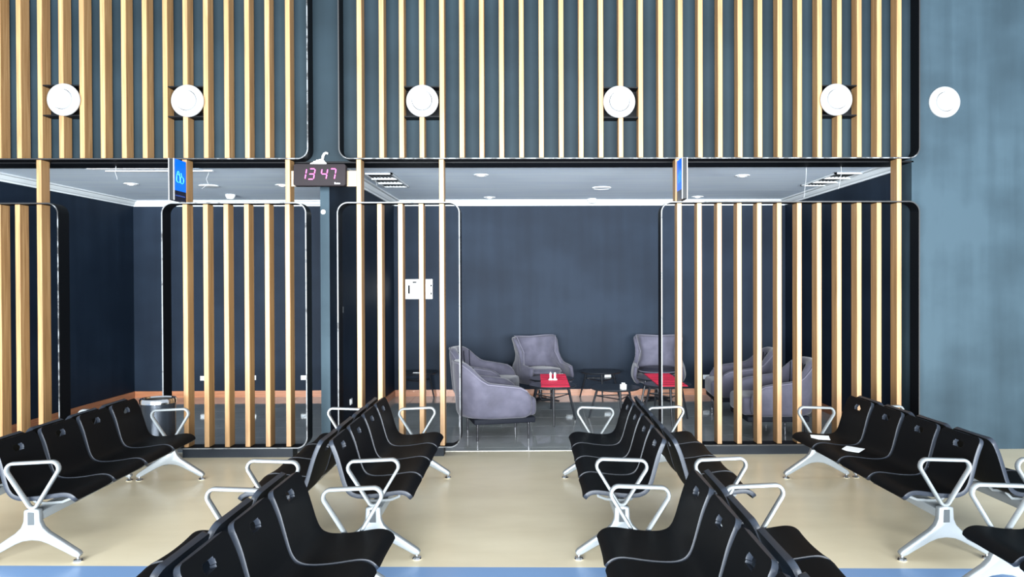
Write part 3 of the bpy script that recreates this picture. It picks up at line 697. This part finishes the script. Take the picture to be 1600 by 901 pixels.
def wing_shell():
    NP, NS = 29, 13; pos = []; edge = []
    def hwid(z):
        pts = [(0.30, 0.30), (0.40, 0.345), (0.50, 0.335), (0.60, 0.275), (0.70, 0.258), (0.82, 0.288), (0.96, 0.325)]
        for (a, wa), (b, wb) in zip(pts, pts[1:]):
            if z <= b: u = max(0, (z-a)/(b-a)); u = u*u*(3-2*u); return wa + (wb-wa)*u
        return pts[-1][1]
    for i in range(NP):
        ph = -1 + 2*i/(NP-1); s = 1 if ph >= 0 else -1; a = abs(ph)
        if a <= 0.56: ztop = 0.955 - 0.02*(1 - a/0.56)
        else:
            q = (a - 0.56)/0.44; ztop = 0.955 - 0.385*smoothstep(0.0, 0.34, q) - 0.05*q
        for k in range(NS):
            z = 0.30 + (ztop - 0.30)*k/(NS-1); wz = hwid(z); back = -0.24 - 0.10*(z - 0.35)
            wing = 0.12 + 0.06*smoothstep(0.6, 0.95, z)
            if a <= 0.40: u = a/0.40; y = wz*0.86*u; x = back + 0.035*u*u
            else:
                u = (a - 0.40)/0.60; ang = min(1, u/0.25)
                y = wz*(0.86 + 0.14*math.sin(ang*math.pi/2)); x = back + 0.035 + 0.62*u*(1 if z < 0.58 else 1)
                y -= 0.05*max(0, u - 0.6)*2
            pos.append((x, s*y, z))
    faces = [(i*NS+k, (i+1)*NS+k, (i+1)*NS+k+1, i*NS+k+1) for i in range(NP-1) for k in range(NS-1)]
    mb = MB(); mb.add(pos, faces, 'velvet')
    sh = bake(mb, 'shell', [('SOLIDIFY', dict(thickness=0.055, offset=1.0)), ('SUBSURF', dict(levels=1, render_levels=1))], 80)
    e = [pos[i*NS + NS-1] for i in range(NP)]
    pp = MB(); pp.tube([(x, y, z + 0.004) for x, y, z in e], 0.007, 'piping', 6)
    return sh, pp.mesh('piping', 80)
WING = wing_shell()
def disc(name, prof, mat, sx, sy, n=32):
    mb = MB(); mb.lathe(prof, mat, n, cap=False); me = mb.mesh(name, 60); me.transform(Matrix.Diagonal((sx, sy, 1, 1))); return me
WSEAT = disc('seat_base', [(0.0005, 0.27), (0.8, 0.28), (0.97, 0.32), (1.0, 0.37), (0.96, 0.405), (0.0005, 0.41)], 'velvet', 0.37, 0.34)
WCUSH = disc('cushion', [(0.0005, 0.41), (0.85, 0.412), (0.97, 0.435), (1.0, 0.455), (0.95, 0.485), (0.6, 0.505), (0.0005, 0.51)], 'cushion', 0.31, 0.285)
WCUSH2 = disc('cushion', [(0.0005, 0.41), (0.85, 0.412), (0.97, 0.435), (1.0, 0.455), (0.95, 0.485), (0.6, 0.505), (0.0005, 0.51)], 'velvet', 0.31, 0.285)
cp = MB(); cp.tube([(0.31*math.cos(q*math.pi/18), 0.285*math.sin(q*math.pi/18), 0.452) for q in range(36)], 0.008, 'piping', 6, loop=True); CPIPE = cp.mesh('piping', 80)
wb = MB(); wb.lathe([(0.045, 0.02), (0.028, 0.04), (0.024, 0.28)], 'dchrome', 20); WPOST = wb.mesh('post', 40)
ws = MB()
for k in range(4):
    a = R(45 + 90*k); ws.tube([(0, 0, 0.030), (0.15*math.cos(a), 0.15*math.sin(a), 0.026), (0.29*math.cos(a), 0.29*math.sin(a), 0.014)], [0.026, 0.020, 0.013], 'lacquer', 8)
WSTAR = ws.mesh('star_base', 50)
def wing(x, y, rot, cush, label):
    t = thing('wing_chair', label, 'wing chair', (x, y, 0), R(rot), 'velvet wing chairs')
    link('shell', WING[0], t); link('piping', WING[1], t); link('seat_base', WSEAT, t, loc=(0.06, 0, 0))
    c = link('cushion', cush, t, loc=(0.07, 0, 0)); link('piping', CPIPE, c)
    link('post', WPOST, t, loc=(0.03, 0, 0)); link('star_base', WSTAR, t, loc=(0.03, 0, 0))
wing(0.10, 11.25, -62, WCUSH2, 'grey velvet wing chair on a star base behind the left red runner')
wing(1.86, 11.25, -98, WCUSH, 'grey velvet wing chair with a dark cushion, partly behind the slat frame post')

# ------------------------------------------------------------------ small round tables
def table(x, y, h, r, rot, label):
    t = thing('side_table', label, 'table', (x, y, 0), R(rot), 'small black round tables')
    mb = MB(); mb.lathe([(0.0005, h - 0.024), (r*0.95, h - 0.024), (r - 0.004, h - 0.016), (r, h - 0.008), (r - 0.003, h), (0.0005, h)], 'lacquer', 40, cap=False); mb.obj('table_top', t, 40)
    fs = []
    for k in range(3):
        a = R(-90 + 120*k); a0 = Vector((0.74*r*math.cos(a), 0.74*r*math.sin(a), h - 0.024)); a1 = Vector((1.12*r*math.cos(a), 1.12*r*math.sin(a), 0))
        mb = MB(); mb.tube([a0, a1], [0.016, 0.010], 'lacquer', 10); mb.obj('leg', t, 50); fs.append(a0.lerp(a1, 0.25))
    for k in range(3):
        mb = MB(); mb.tube([fs[k], fs[(k+1) % 3]], 0.007, 'lacquer', 8); mb.obj('stretcher', t, 50)
table(0.255, 9.53, 0.475, 0.30, 0, 'black round table nearest the left tub armchair, red runner on it')
table(0.255, 10.17, 0.475, 0.30, 60, 'black round table behind the first, under the far end of the left red runner')
table(1.05, 9.66, 0.42, 0.315, 8, 'low black round table in the middle with a small white box on it')
table(1.02, 11.42, 0.42, 0.31, 0, 'low black round table against the back wall between the wing chairs')
table(1.69, 9.53, 0.475, 0.30, 0, 'black round table beside the post on the right, red runner on it')
table(1.69, 10.17, 0.475, 0.30, 60, 'black round table behind the first, under the far end of the right red runner')
table(-1.70, 11.40, 0.42, 0.27, 20, 'black round table in the dark corner below the electrical box')
def runner(x, label):
    mb = MB()
    for k in range(26):
        y0 = 9.27 + k*0.049; mb.box(x - 0.175, x + 0.175, y0, y0 + 0.049, 0.4755, 0.482 if k % 2 else 0.4805, 'red')
    tag(mb.obj('table_runner'), label, 'table runner', 'red runners')
runner(0.28, 'red ribbed runner with two white shakers on it, left pair of tables')
runner(1.725, 'red ribbed runner on the right pair of tables, partly behind the slats')
sh = MB(); sh.lathe([(0.0005, 0), (0.030, 0), (0.032, 0.008), (0.014, 0.022), (0.012, 0.05), (0.016, 0.075), (0.015, 0.092), (0.0005, 0.096)], 'white', 16, cap=False); SH = sh.mesh('body', 50)
st_ = MB(); st_.lathe([(0.012, 0.095), (0.012, 0.104), (0.0005, 0.108)], 'chrome', 12, cap=False); ST = st_.mesh('cap', 50)
for x, l in ((0.235, 'left of the two small white shakers on the left red runner'), (0.292, 'right of the two small white shakers on the left red runner')):
    t = thing('shaker', l, 'shaker', (x, 9.90, 0.482), group='white shakers'); link('body', SH, t); link('cap', ST, t)
t = thing('napkin_box', 'small white napkin box on the middle low table', 'napkin box', (1.13, 9.47, 0.42), R(25))
link('box', bevel_box('box', -0.032, 0.032, -0.028, 0.028, 0, 0.060, 'white', 0.003), t)
mb = MB(); mb.box(-0.012, 0.012, -0.02, 0.02, 0.060, 0.078, 'foam'); mb.obj('napkins', t)
o = link('card', bevel_box('card', -0.05, 0.05, -0.03, 0.03, 0, 0.006, 'white', 0.002, 1), None, (-1.72, 11.30, 0.42)); tag(o, 'small white card on the dark corner table', 'card')
